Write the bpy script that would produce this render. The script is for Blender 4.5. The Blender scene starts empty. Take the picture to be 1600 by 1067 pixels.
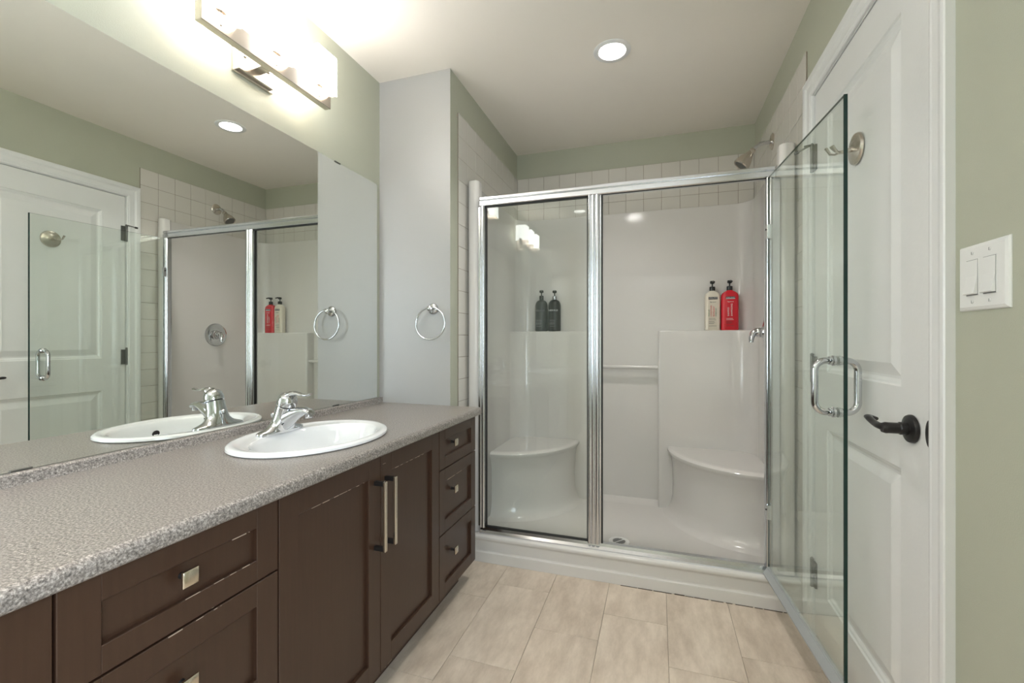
import bpy, bmesh, math, random
from mathutils import Vector, Matrix
random.seed(7)
C = bpy.context.scene.collection
PI = math.pi
sc = bpy.context.scene

# ------------------------------------------------------------------ camera, view, light
CAMZ = 1.1205
cam_d = bpy.data.cameras.new('camera')
cam = bpy.data.objects.new('camera', cam_d); C.objects.link(cam)
cam.location = (0, 0, CAMZ)
cam.rotation_euler = (math.radians(90), 0, math.radians(18.1))
cam_d.sensor_fit = 'HORIZONTAL'; cam_d.sensor_width = 36.0
cam_d.lens = 695.4 / 1600 * 36.0
cam_d.shift_y = -2.74 / 1600
cam_d.clip_start = 0.02
sc.camera = cam

sc.view_settings.view_transform = 'Standard'
sc.view_settings.look = 'None'
sc.view_settings.gamma = 1.0
sc.view_settings.use_curve_mapping = False
sc.view_settings.exposure = 0.62
sc.cycles.max_bounces = 12
sc.cycles.diffuse_bounces = 6
sc.cycles.glossy_bounces = 8
sc.cycles.transparent_max_bounces = 16
sc.cycles.sample_clamp_indirect = 6.0
sc.cycles.caustics_reflective = True
sc.cycles.blur_glossy = 0.4
sc.cycles.caustics_refractive = False
sc.cycles.use_denoising = True

LAMP_E = 8.6       # vanity shades
CAN_E = 10.0        # downlight lens
CAN_W = 8.5        # downlight beam
DAY_W = 40.0        # daylight through the window behind the camera

w = bpy.data.worlds.new('world'); sc.world = w; w.use_nodes = True
w.node_tree.nodes['Background'].inputs[0].default_value = (0.75, 0.86, 1.0, 1)
w.node_tree.nodes['Background'].inputs[1].default_value = 1.2

def light(name, kind, loc, rot, energy, color, **kw):
    d = bpy.data.lights.new(name, kind); d.energy = energy; d.color = color
    for k, v in kw.items(): setattr(d, k, v)
    o = bpy.data.objects.new(name, d); C.objects.link(o); o.location = loc; o.rotation_euler = rot
    return o

# ------------------------------------------------------------------ dimensions (metres, camera above the origin)
XL, XR, XJ = -1.359, 0.566, -0.958       # vanity wall, door wall, left wall of the shower alcove
YW, YB, YR = 1.964, 3.0465, -1.60        # short facing wall, back of the alcove, wall behind the camera
H = 2.44
YS = 2.145                               # plane of the shower front
CT = 0.800                               # counter top

light('window_daylight', 'AREA', (XR + 0.07, -0.85, 1.40), (0, math.radians(90), 0), DAY_W, (0.80, 0.90, 1.0),
      shape='RECTANGLE', size=1.35, size_y=1.15)

# ------------------------------------------------------------------ materials
M = {}
def nodes(name):
    m = bpy.data.materials.new(name); m.use_nodes = True; M[name] = m
    nt = m.node_tree; return m, nt, nt.nodes, nt.links, nt.nodes['Principled BSDF']
def plain(name, col, rough=0.5, metal=0.0, coat=0.0, bump=0.0, bscale=60, ior=1.5, noise=0.0, nscale=8, spec=None):
    m, nt, N, L, b = nodes(name)
    b.inputs['Base Color'].default_value = (*col, 1); b.inputs['Roughness'].default_value = rough
    b.inputs['Metallic'].default_value = metal; b.inputs['IOR'].default_value = ior
    if coat: b.inputs['Coat Weight'].default_value = coat; b.inputs['Coat Roughness'].default_value = 0.05
    if spec is not None: b.inputs['Specular IOR Level'].default_value = spec
    tc = N.new('ShaderNodeTexCoord')
    n = N.new('ShaderNodeTexNoise'); n.inputs['Scale'].default_value = nscale; n.inputs['Detail'].default_value = 4
    L.new(tc.outputs['Object'], n.inputs['Vector'])
    mx = N.new('ShaderNodeMix'); mx.data_type = 'RGBA'
    L.new(n.outputs['Fac'], mx.inputs['Factor'])
    k = noise
    mx.inputs['A'].default_value = (*[c * (1 - k) for c in col], 1); mx.inputs['B'].default_value = (*[min(1, c * (1 + k)) for c in col], 1)
    L.new(mx.outputs['Result'], b.inputs['Base Color'])
    if bump:
        n2 = N.new('ShaderNodeTexNoise'); n2.inputs['Scale'].default_value = bscale; n2.inputs['Detail'].default_value = 3
        L.new(tc.outputs['Object'], n2.inputs['Vector'])
        bp = N.new('ShaderNodeBump'); bp.inputs['Strength'].default_value = bump; bp.inputs['Distance'].default_value = 0.002
        L.new(n2.outputs['Fac'], bp.inputs['Height']); L.new(bp.outputs['Normal'], b.inputs['Normal'])
    return m
plain('sage_paint', (0.440, 0.450, 0.362), 0.5, bump=0.25, bscale=350, noise=0.02)
plain('pale_paint', (0.365, 0.362, 0.350), 0.36, bump=0.25, bscale=350, noise=0.01)
plain('ceiling_paint', (0.83, 0.785, 0.72), 0.75, bump=0.2, bscale=300, noise=0.01)
plain('trim_white', (0.745, 0.75, 0.75), 0.32, noise=0.02)
plain('door_white', (0.735, 0.74, 0.735), 0.36, bump=0.12, bscale=90, noise=0.02)
plain('acrylic', (0.66, 0.64, 0.62), 0.12, noise=0.01)
plain('grout', (0.27, 0.225, 0.18), 0.85)
plain('porcelain', (0.80, 0.81, 0.82), 0.06, coat=0.4)
plain('chrome', (0.60, 0.61, 0.63), 0.06, metal=1)
plain('bright_aluminium', (0.70, 0.71, 0.74), 0.18, metal=1)
plain('brushed_nickel', (0.62, 0.57, 0.51), 0.27, metal=1, bump=0.1, bscale=200)
plain('satin_knob', (0.70, 0.64, 0.54), 0.24, metal=1)
plain('dark_bronze', (0.035, 0.032, 0.032), 0.30, metal=0.6)
plain('hinge_metal', (0.16, 0.16, 0.15), 0.40, metal=0.9)
plain('black_gasket', (0.012, 0.012, 0.012), 0.5)
plain('dark_void', (0.006, 0.005, 0.005), 0.9)
plain('grey_vinyl', (0.36, 0.38, 0.39), 0.25)
plain('white_plastic', (0.78, 0.78, 0.77), 0.30)
plain('black_plastic', (0.012, 0.012, 0.014), 0.25)
plain('charcoal_plastic', (0.011, 0.011, 0.014), 0.35)
plain('cream_plastic', (0.72, 0.66, 0.56), 0.30)
plain('red_plastic', (0.62, 0.015, 0.03), 0.22)
plain('silver_collar', (0.55, 0.55, 0.57), 0.25, metal=1)
plain('print_white', (0.75, 0.75, 0.75), 0.5)
plain('print_grey', (0.22, 0.22, 0.23), 0.5)
plain('print_black', (0.02, 0.02, 0.025), 0.5)
plain('print_red', (0.60, 0.03, 0.04), 0.5)
plain('print_green', (0.05, 0.20, 0.10), 0.5)
plain('worn_edge', (0.42, 0.33, 0.26), 0.6)
plain('dark_grime', (0.06, 0.04, 0.03), 0.8, noise=0.4, nscale=40)
plain('mirror_silver', (0.865, 0.885, 0.85), 0.0, metal=1)
plain('mirror_edge', (0.03, 0.035, 0.03), 0.3)
plain('glass_edge', (0.004, 0.030, 0.024), 0.08)

# tile: white glazed with a faint change from tile to tile
def island(name, ca, cb, rough, nscale=5, namt=0.3, coat=0.0, bump=0.0):
    m, nt, N, L, b = nodes(name)
    g = N.new('ShaderNodeNewGeometry'); tc = N.new('ShaderNodeTexCoord')
    n = N.new('ShaderNodeTexNoise'); n.inputs['Scale'].default_value = nscale; n.inputs['Detail'].default_value = 8
    n.inputs['Roughness'].default_value = 0.68
    mp = N.new('ShaderNodeMapping'); mp.inputs['Scale'].default_value = (1.8, 0.6, 1)
    off = N.new('ShaderNodeVectorMath'); off.operation = 'MULTIPLY_ADD'
    cmb = N.new('ShaderNodeCombineXYZ')
    for i in range(3): L.new(g.outputs['Random Per Island'], cmb.inputs[i])
    off.inputs[1].default_value = (17, 31, 7)
    L.new(cmb.outputs[0], off.inputs[0]); L.new(tc.outputs['Object'], off.inputs[2])
    L.new(off.outputs[0], mp.inputs['Vector']); L.new(mp.outputs[0], n.inputs['Vector'])
    ad = N.new('ShaderNodeMath'); ad.operation = 'MULTIPLY_ADD'
    L.new(n.outputs['Fac'], ad.inputs[0]); ad.inputs[1].default_value = namt * 3; ad.inputs[2].default_value = 0.5 - namt * 1.5
    a2 = N.new('ShaderNodeMath'); a2.operation = 'MULTIPLY_ADD'
    L.new(g.outputs['Random Per Island'], a2.inputs[0]); a2.inputs[1].default_value = 0.3
    L.new(ad.outputs[0], a2.inputs[2])
    a3 = N.new('ShaderNodeMath'); a3.operation = 'SUBTRACT'; a3.use_clamp = True; a3.inputs[1].default_value = 0.15
    L.new(a2.outputs[0], a3.inputs[0])
    mx = N.new('ShaderNodeMix'); mx.data_type = 'RGBA'; L.new(a3.outputs[0], mx.inputs['Factor'])
    mx.inputs['A'].default_value = (*ca, 1); mx.inputs['B'].default_value = (*cb, 1)
    L.new(mx.outputs['Result'], b.inputs['Base Color']); b.inputs['Roughness'].default_value = rough
    if coat: b.inputs['Coat Weight'].default_value = coat; b.inputs['Coat Roughness'].default_value = 0.06
    if bump:
        bp = N.new('ShaderNodeBump'); bp.inputs['Strength'].default_value = bump; bp.inputs['Distance'].default_value = 0.001
        L.new(n.outputs['Fac'], bp.inputs['Height']); L.new(bp.outputs['Normal'], b.inputs['Normal'])
island('wall_tile', (0.60, 0.575, 0.53), (0.64, 0.615, 0.57), 0.12, namt=0.02)
island('floor_tile', (0.455, 0.375, 0.30), (0.67, 0.58, 0.485), 0.38, nscale=9.0, namt=0.95, bump=0.15)

def laminate():
    m, nt, N, L, b = nodes('grey_laminate')
    tc = N.new('ShaderNodeTexCoord')
    v = N.new('ShaderNodeTexVoronoi'); v.inputs['Scale'].default_value = 330; v.inputs['Randomness'].default_value = 1
    n = N.new('ShaderNodeTexNoise'); n.inputs['Scale'].default_value = 250; n.inputs['Detail'].default_value = 5; n.inputs['Roughness'].default_value = 0.7
    n3 = N.new('ShaderNodeTexNoise'); n3.inputs['Scale'].default_value = 22; n3.inputs['Detail'].default_value = 3
    for t in (v, n, n3): L.new(tc.outputs['Object'], t.inputs['Vector'])
    r = N.new('ShaderNodeValToRGB'); e = r.color_ramp.elements
    e[0].position = 0.34; e[0].color = (0.065, 0.057, 0.053, 1)
    e[1].position = 0.66; e[1].color = (0.52, 0.475, 0.435, 1)
    k = r.color_ramp.elements.new(0.47); k.color = (0.205, 0.183, 0.166, 1)
    k = r.color_ramp.elements.new(0.54); k.color = (0.295, 0.267, 0.244, 1)
    L.new(n.outputs['Fac'], r.inputs['Fac'])
    sp = N.new('ShaderNodeMath'); sp.operation = 'LESS_THAN'; sp.inputs[1].default_value = 0.22
    L.new(v.outputs['Distance'], sp.inputs[0])
    sm = N.new('ShaderNodeMath'); sm.operation = 'MULTIPLY'; sm.inputs[1].default_value = 0.35; L.new(sp.outputs[0], sm.inputs[0])
    mx = N.new('ShaderNodeMix'); mx.data_type = 'RGBA'; L.new(sm.outputs[0], mx.inputs['Factor'])
    L.new(r.outputs['Color'], mx.inputs['A']); mx.inputs['B'].default_value = (0.33, 0.325, 0.32, 1)
    L.new(mx.outputs['Result'], b.inputs['Base Color']); b.inputs['Roughness'].default_value = 0.30
    bp = N.new('ShaderNodeBump'); bp.inputs['Strength'].default_value = 0.12; bp.inputs['Distance'].default_value = 0.0005
    L.new(n.outputs['Fac'], bp.inputs['Height']); L.new(bp.outputs['Normal'], b.inputs['Normal'])
laminate()
def espresso():
    m, nt, N, L, b = nodes('espresso_wood')
    tc = N.new('ShaderNodeTexCoord'); mp = N.new('ShaderNodeMapping'); mp.inputs['Scale'].default_value = (60, 60, 3.0)
    n = N.new('ShaderNodeTexNoise'); n.inputs['Scale'].default_value = 2; n.inputs['Detail'].default_value = 6
    L.new(tc.outputs['Object'], mp.inputs['Vector']); L.new(mp.outputs[0], n.inputs['Vector'])
    mx = N.new('ShaderNodeMix'); mx.data_type = 'RGBA'; L.new(n.outputs['Fac'], mx.inputs['Factor'])
    mx.inputs['A'].default_value = (0.040, 0.019, 0.011, 1); mx.inputs['B'].default_value = (0.060, 0.030, 0.018, 1)
    L.new(mx.outputs['Result'], b.inputs['Base Color']); b.inputs['Roughness'].default_value = 0.33
espresso()
def glass(name, tint, f0=0.045):
    m = bpy.data.materials.new(name); m.use_nodes = True; M[name] = m
    nt = m.node_tree; N = nt.nodes; L = nt.links; N.clear()
    out = N.new('ShaderNodeOutputMaterial'); mix = N.new('ShaderNodeMixShader')
    t = N.new('ShaderNodeBsdfTransparent'); t.inputs[0].default_value = (*tint, 1)
    g = N.new('ShaderNodeBsdfGlossy'); g.inputs['Roughness'].default_value = 0.0; g.inputs['Color'].default_value = (0.95, 1, 0.97, 1)
    geo = N.new('ShaderNodeNewGeometry')
    dot = N.new('ShaderNodeVectorMath'); dot.operation = 'DOT_PRODUCT'
    L.new(geo.outputs['Incoming'], dot.inputs[0]); L.new(geo.outputs['Normal'], dot.inputs[1])
    ab = N.new('ShaderNodeMath'); ab.operation = 'ABSOLUTE'; L.new(dot.outputs['Value'], ab.inputs[0])
    om = N.new('ShaderNodeMath'); om.operation = 'SUBTRACT'; om.inputs[0].default_value = 1; L.new(ab.outputs[0], om.inputs[1])
    pw = N.new('ShaderNodeMath'); pw.operation = 'POWER'; L.new(om.outputs[0], pw.inputs[0]); pw.inputs[1].default_value = 5
    sch = N.new('ShaderNodeMath'); sch.operation = 'MULTIPLY_ADD'; L.new(pw.outputs[0], sch.inputs[0]); sch.inputs[1].default_value = 1 - f0; sch.inputs[2].default_value = f0
    L.new(sch.outputs[0], mix.inputs[0]); L.new(t.outputs[0], mix.inputs[1]); L.new(g.outputs[0], mix.inputs[2]); L.new(mix.outputs[0], out.inputs[0])
glass('clear_glass', (0.965, 0.98, 0.97), 0.028)
glass('door_glass', (0.960, 0.978, 0.962), 0.045)
def emit(name, col, s, edge=None):
    m, nt, N, L, b = nodes(name)
    b.inputs['Base Color'].default_value = (*col, 1); b.inputs['Emission Color'].default_value = (*col, 1)
    b.inputs['Emission Strength'].default_value = s; b.inputs['Roughness'].default_value = 0.2
emit('frosted_shade', (1.0, 0.98, 0.965), LAMP_E)
emit('shade_foot', (1.0, 0.90, 0.78), LAMP_E * 0.09)
emit('lamp_lens', (1.0, 0.97, 0.93), CAN_E)

# ------------------------------------------------------------------ mesh helpers
class MB:
    def __init__(s): s.bm = bmesh.new(); s.mats = []
    def mi(s, m):
        if m not in s.mats: s.mats.append(m)
        return s.mats.index(m)
    def add(s, verts, faces, mat, smooth=False, mtx=None):
        i = s.mi(mat); vs = [s.bm.verts.new(mtx @ Vector(v) if mtx else v) for v in verts]; out = []
        for f in faces:
            try: q = s.bm.faces.new([vs[k] for k in f])
            except ValueError: continue
            q.material_index = i; q.smooth = smooth; out.append(q)
        return out
    def box(s, x0, x1, y0, y1, z0, z1, mat, bev=0.0, seg=2, mtx=None, smooth=False):
        t = bmesh.new()
        bmesh.ops.create_cube(t, size=1)
        for v in t.verts:
            v.co = Vector(((x0 + x1) / 2 + v.co.x * (x1 - x0), (y0 + y1) / 2 + v.co.y * (y1 - y0), (z0 + z1) / 2 + v.co.z * (z1 - z0)))
        if bev: bmesh.ops.bevel(t, geom=t.edges[:] , offset=bev, segments=seg, affect='EDGES', profile=0.5)
        s.merge(t, mat, smooth or bev > 0.004, mtx)
    def merge(s, t, mat, smooth, mtx=None):
        t.verts.index_update(); t.faces.index_update()
        s.add([v.co.copy() for v in t.verts], [[v.index for v in f.verts] for f in t.faces], mat, smooth, mtx); t.free()
    def prism(s, poly, axis, a, b, mat, smooth=False, bev=0.0, mtx=None):
        """poly in the two other axes, swept along axis from a to b"""
        def P(p, c):
            return {'x': (c, p[0], p[1]), 'y': (p[0], c, p[1]), 'z': (p[0], p[1], c)}[axis]
        n = len(poly); t = bmesh.new()
        va = [t.verts.new(P(p, a)) for p in poly]; vb = [t.verts.new(P(p, b)) for p in poly]
        t.faces.new(va); t.faces.new(vb[::-1])
        for i in range(n): t.faces.new([va[i], vb[i], vb[(i + 1) % n], va[(i + 1) % n]])
        bmesh.ops.recalc_face_normals(t, faces=t.faces)
        if bev:
            es = [e for e in t.edges if (e.verts[0] in va) == (e.verts[1] in va) and len(e.link_faces) == 2]
            bmesh.ops.bevel(t, geom=es, offset=bev, segments=3, affect='EDGES', profile=0.5)
        s.merge(t, mat, smooth, mtx)
    def rings(s, rs, mat, cap0=True, cap1=True, smooth=True, mtx=None, closed=True):
        n = len(rs[0]); vs = [p for r in rs for p in r]; fs = []
        for i in range(len(rs) - 1):
            for k in range(n if closed else n - 1):
                a = i * n + k; b = i * n + (k + 1) % n
                fs.append([a, b, b + n, a + n])
        if cap0: fs.append(list(range(n))[::-1])
        if cap1: fs.append([(len(rs) - 1) * n + k for k in range(n)])
        s.add(vs, fs, mat, smooth, mtx)
    def lathe(s, prof, mat, n=32, mtx=None, sx=1, sy=1, cap0=True, cap1=True):
        s.rings([[(r * sx * math.cos(2 * PI * k / n), r * sy * math.sin(2 * PI * k / n), z) for k in range(n)] for r, z in prof], mat, cap0, cap1, True, mtx)
    def tube(s, pts, r, mat, n=16, closed=False, mtx=None, flat=1.0):
        pts = [Vector(p) for p in pts]; N = len(pts); rs = []
        rad = r if isinstance(r, (list, tuple)) else [r] * N
        up = None
        for i, p in enumerate(pts):
            if closed: d = (pts[(i + 1) % N] - pts[i - 1]).normalized()
            else: d = (pts[min(i + 1, N - 1)] - pts[max(i - 1, 0)]).normalized()
            if up is None:
                up = Vector((0, 0, 1)) if abs(d.z) < 0.9 else Vector((1, 0, 0))
            sd = d.cross(up).normalized(); up = sd.cross(d).normalized()
            rs.append([p + sd * math.cos(2 * PI * k / n) * rad[i] + up * math.sin(2 * PI * k / n) * rad[i] * flat for k in range(n)])
        if closed: rs.append(rs[0])
        s.rings(rs, mat, not closed, not closed, True, mtx)
    def build(s, name, parent=None, loc=None, auto=True, weld=False):
        if weld: bmesh.ops.remove_doubles(s.bm, verts=s.bm.verts, dist=1e-5)
        bmesh.ops.recalc_face_normals(s.bm, faces=s.bm.faces)
        for e in s.bm.edges:
            if len(e.link_faces) == 2 and e.calc_face_angle(0) > math.radians(38): e.smooth = False
        me = bpy.data.meshes.new(name); s.bm.to_mesh(me); s.bm.free()
        for m in s.mats: me.materials.append(M[m])
        o = bpy.data.objects.new(name, me); C.objects.link(o)
        if loc is not None:
            L = Vector(loc)
            for v in me.vertices: v.co -= L
            o.location = L
        if parent:
            o.parent = parent
            me.transform(Matrix.Translation(-world_loc(parent)))
        return o
def world_loc(o):
    v = Vector((0, 0, 0))
    while o: v += Vector(o.location); o = o.parent
    return v
def tag(o, label=None, cat=None, group=None, kind=None):
    if label: o['label'] = label
    if cat: o['category'] = cat
    if group: o['group'] = group
    if kind: o['kind'] = kind
    return o
def thing(name, loc, label, cat, group=None):
    o = bpy.data.objects.new(name, None); C.objects.link(o); o.location = loc; o.empty_display_size = 0.05
    return tag(o, label, cat, group)
def struct(o, label=None): o['kind'] = 'structure'; return tag(o, label)
def copy_tree(o, dx, top=True, parent=None):
    c = o.copy(); C.objects.link(c)
    if parent: c.parent = parent
    else: c.location = Vector(o.location) + Vector(dx)
    for ch in [k for k in bpy.data.objects if k.parent == o]: copy_tree(ch, dx, False, c)
    return c
def text(body, name, parent, loc, rot, size, mat, align='CENTER', ext=0.0002, sx=1.0):
    d = bpy.data.curves.new(name, 'FONT'); d.body = body; d.size = size; d.extrude = ext; d.align_x = align; d.align_y = 'CENTER'
    d.materials.append(M[mat]); tmp = bpy.data.objects.new('lettering_source', d)
    me = bpy.data.meshes.new_from_object(tmp); bpy.data.objects.remove(tmp); bpy.data.curves.remove(d)
    o = bpy.data.objects.new(name, me); C.objects.link(o); o.parent = parent
    o.location = Vector(loc) - world_loc(parent); o.rotation_euler = rot; o.scale = (sx, 1, 1); return o
def arc(cx, cy, r, a0, a1, n):
    return [(cx + r * math.cos(math.radians(a0 + (a1 - a0) * i / n)), cy + r * math.sin(math.radians(a0 + (a1 - a0) * i / n))) for i in range(n + 1)]

# ------------------------------------------------------------------ room shell
T = 0.12
CX, CY, CR = -0.197, 2.076, 0.062
CY_B = CY - 2.35; CX_B = -0.76  # position of the added ceiling light behind the camera
q = 0.09
b = MB()
ys_ = [YR - T, CY_B - q, CY_B + q, CY - q, CY + q, YB + T]
for k in range(5):
    hx = {1: CX_B, 3: CX}.get(k)
    if hx is None: b.box(XL - T, XR + T, ys_[k], ys_[k + 1], H, H + T, 'ceiling_paint')
    else:
        b.box(XL - T, hx - q, ys_[k], ys_[k + 1], H, H + T, 'ceiling_paint'); b.box(hx + q, XR + T, ys_[k], ys_[k + 1], H, H + T, 'ceiling_paint')
NR = 48
for hx, yc in ((CX, CY), (CX_B, CY_B)):       # a round opening for each recessed light
    def sq(k):
        a = 2 * PI * (k + 0.5) / NR; c, s_ = math.cos(a), math.sin(a); m = max(abs(c), abs(s_)); return (hx + q * c / m, yc + q * s_ / m, H)
    R0 = [sq(k) for k in range(NR)]
    for (qx, qy) in ((-q, -q), (q, -q), (q, q), (-q, q)):
        k = min(range(NR), key=lambda i: (R0[i][0] - hx - qx) ** 2 + (R0[i][1] - yc - qy) ** 2); R0[k] = (hx + qx, yc + qy, H)
    b.rings([R0, [(hx + 0.072 * math.cos(2 * PI * (k + .5) / NR), yc + 0.072 * math.sin(2 * PI * (k + .5) / NR), H) for k in range(NR)]], 'ceiling_paint', False, False, False)
    b.box(hx - q, hx + q, yc - q, yc + q, H + T - .01, H + T, 'ceiling_paint')
struct(b.build('ceiling'), 'off-white painted ceiling')

b = MB(); b.box(XL - T, XR + T, YR - T, YB + T, -T, -0.003, 'grout')
TW, TL = 0.2465, 0.49
xs = [0.0365 + TW * k for k in range(-6, 4)]
offs = {0: 1.616, 1: 1.747, -1: 1.848, -2: 1.675, -3: 1.925, -4: 1.802, -5: 1.56, -6: 1.75, 2: 1.6, 3: 1.7}
for k in range(-6, 3):
    x0 = 0.0365 + TW * k; x1 = x0 + TW; y = offs[k] - 8 * TL
    while y < YB:
        a0, a1 = max(x0, XL), min(x1, XR); c0, c1 = max(y, YR), min(y + TL, 2.3)
        if a1 - a0 > 0.01 and c1 - c0 > 0.01:
            g = 0.0007
            b.box(a0 + g, a1 - g, c0 + g, c1 - g, -0.006, 0, 'floor_tile', bev=0.0006, seg=1)
        y += TL
struct(b.build('floor'), 'beige stone-look tiles laid in staggered rows')

b = MB(); b.box(XL - T, XL, YR - T, YW + T, 0, H, 'sage_paint'); struct(b.build('wall_left'), 'sage green wall behind the mirror')
b = MB()
# the short facing wall and the alcove's left side: one solid block, pale on its face
b.box(XL, XJ, YW, YB + T, 0, H, 'sage_paint')
b.bm.faces.ensure_lookup_table()
pi = b.mi('pale_paint')
for f in b.bm.faces:
    if all(abs(v.co.y - YW) < 1e-5 for v in f.verts): f.material_index = pi
struct(b.build('wall_front'), 'pale wall with the towel ring, its side turning sage green beside the shower')
b = MB(); b.box(XJ, XR + T, YB, YB + T, 0, H, 'sage_paint'); struct(b.build('wall_back'), 'sage green wall at the back of the shower alcove')
DY0, DY1, DZ = 1.197, 1.962, 2.046
b = MB()
WY0, WY1, WZ0, WZ1 = -1.45, -0.25, 0.70, 2.10
b.box(XR, XR + T, YR - T, WY0, 0, H, 'sage_paint'); b.box(XR, XR + T, WY1, DY0 - 0.012, 0, H, 'sage_paint')
b.box(XR, XR + T, WY0, WY1, 0, WZ0, 'sage_paint'); b.box(XR, XR + T, WY0, WY1, WZ1, H, 'sage_paint'); b.box(XR, XR + T, DY1 + 0.012, YB, 0, H, 'sage_paint'); b.box(XR, XR + T, DY0 - 0.012, DY1 + 0.012, DZ + 0.012, H, 'sage_paint')
struct(b.build('wall_right'), 'sage green wall with the white door and light switches')
b = MB(); b.box(XL, XR, YR - T, YR, 0, H, 'sage_paint'); struct(b.build('wall_rear'), 'sage green wall behind the camera')
b = MB()
for (y0, y1, z0, z1) in ((WY0 - .06, WY0 + .02, WZ0 - .06, WZ1 + .06), (WY1 - .02, WY1 + .06, WZ0 - .06, WZ1 + .06), (WY0, WY1, WZ0 - .06, WZ0 + .02), (WY0, WY1, WZ1 - .02, WZ1 + .06)):
    b.box(XR - 0.018, XR, y0, y1, z0, z1, 'trim_white', bev=0.003)
win = struct(b.build('window_1'), 'white framed window behind the camera')
b = MB(); b.box(XR + .02, XR + .05, (WY0 + WY1) / 2 - .02, (WY0 + WY1) / 2 + .02, WZ0, WZ1, 'trim_white'); b.build('mullion', win)

# ------------------------------------------------------------------ tiles round the shower
def tiles(name, axis, fixed, sign, us, vs, label):
    """us, vs: tile edges; the slab stands on the wall plane 'fixed' and faces sign"""
    b = MB()
    def bx(u0, u1, v0, v1, d0, d1, m, bev=0):
        a, c = sorted((fixed + sign * d0, fixed + sign * d1))
        if axis == 'x': b.box(a, c, u0, u1, v0, v1, m, bev=bev, seg=2)
        else: b.box(u0, u1, a, c, v0, v1, m, bev=bev, seg=2)
    bx(us[0], us[-1], vs[0], vs[-1], -0.001, 0.0045, 'grout')
    for i in range(len(us) - 1):
        for j in range(len(vs) - 1):
            if us[i + 1] - us[i] < 0.012 or vs[j + 1] - vs[j] < 0.012: continue
            g = 0.0010
            bx(us[i] + g, us[i + 1] - g, vs[j] + g, vs[j + 1] - g, 0.0, 0.006, 'wall_tile', bev=0.0011)
    return struct(b.build(name), label)
PT = 0.1120
zt = [2.265 - PT * k for k in range(21)][::-1]; zt = [z for z in zt if z > 0.01]; zt[0] = 0.004
ys = [2.048 + PT * k for k in range(9)] + [YB - 0.006]
tiles('trim_1', 'x', XJ, 1, ys, zt, 'white square wall tiles left of the shower')
ys = [2.044 + PT * k for k in range(9)] + [YB - 0.006]
tiles('trim_2', 'x', XR, -1, ys, zt, 'white square wall tiles between the door and the shower')
xsb = [XJ + 0.006] + [-0.871 + PT * k for k in range(0, 13)]; xsb = [x for x in xsb if x < XR - 0.02] + [XR - 0.006]
tiles('trim_3', 'y', YB, -1, xsb, [z for z in zt if z > 1.55], 'white square wall tiles above the back of the shower')

# ------------------------------------------------------------------ door in the right wall
b = MB()
FX = XR + 0.002       # door face, set back a little from the wall face
def panel_door(b):
    yy0, yy1, z0, z1 = DY0 + 0.003, DY1 - 0.003, 0.012, DZ - 0.003
    pans = [(DY0 + 0.137, DY1 - 0.128, 1.005, 1.925), (DY0 + 0.137, DY1 - 0.128, 0.205, 0.805)]
    # stiles and rails
    m = 'door_white'
    def rect(y0, y1, za, zb): b.add([(FX, y0, za), (FX, y1, za), (FX, y1, zb), (FX, y0, zb)], [[0, 1, 2, 3]], m)
    p0, p1 = pans
    rect(yy0, p0[0], z0, z1); rect(p0[1], yy1, z0, z1)
    rect(p0[0], p0[1], z0, p1[2]); rect(p0[0], p0[1], p1[3], p0[2]); rect(p0[0], p0[1], p0[3], z1)
    for (a, c, d, e) in pans:
        prof = [(0, 0), (0.004, 0.0045), (0.010, 0.0065), (0.017, 0.0110), (0.024, 0.0115), (0.030, 0.0100), (0.052, 0.0035), (0.056, 0.0025)]
        rs = [[(FX + h, a + o, d + o), (FX + h, c - o, d + o), (FX + h, c - o, e - o), (FX + h, a + o, e - o)] for o, h in prof]
        b.rings(rs, m, False, True, False)
    b.add([(FX, yy0, z0), (FX, yy1, z0), (FX, yy1, z1), (FX, yy0, z1), (FX + .035, yy0, z0), (FX + .035, yy1, z0), (FX + .035, yy1, z1), (FX + .035, yy0, z1)],
          [[0, 1, 5, 4], [1, 2, 6, 5], [2, 3, 7, 6], [3, 0, 4, 7], [4, 5, 6, 7]], m)
panel_door(b)
door = struct(b.build('door_1', loc=(XR, 1.58, 0)), 'white two-panel door in the right wall')
b = MB()   # jamb and mitred casing
b.box(XR - 0.001, XR + T, DY0 - 0.012, DY0, 0, DZ + .012, 'trim_white'); b.box(XR - 0.001, XR + T, DY1, DY1 + 0.012, 0, DZ + .012, 'trim_white'); b.box(XR - 0.001, XR + T, DY0, DY1, DZ, DZ + 0.012, 'trim_white')
b.box(FX + .036, FX + .05, DY0, DY0 + .012, 0, DZ, 'trim_white'); b.box(FX + .036, FX + .05, DY1 - .012, DY1, 0, DZ, 'trim_white'); b.box(FX + .036, FX + .05, DY0, DY1, DZ - .012, DZ, 'trim_white')
cas = [(0.003, 0), (0.003, 0.008), (0.006, 0.0105), (0.013, 0.0115), (0.017, 0.0135), (0.022, 0.0125), (0.044, 0.0125), (0.049, 0.0150), (0.054, 0.0175), (0.066, 0.0195), (0.074, 0.0190), (0.077, 0.0165), (0.077, 0)]
rs = []
for (cy_, sgn, bottom) in ((DY0, -1, 1), (DY0, -1, 0), (DY1, 1, 0), (DY1, 1, 1)):
    rs.append([(XR - h, cy_ + sgn * o, 0.0 if bottom else DZ + o) for o, h in cas])
b.rings(rs, 'trim_white', True, True, False)
b.build('door_frame', door)
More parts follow.
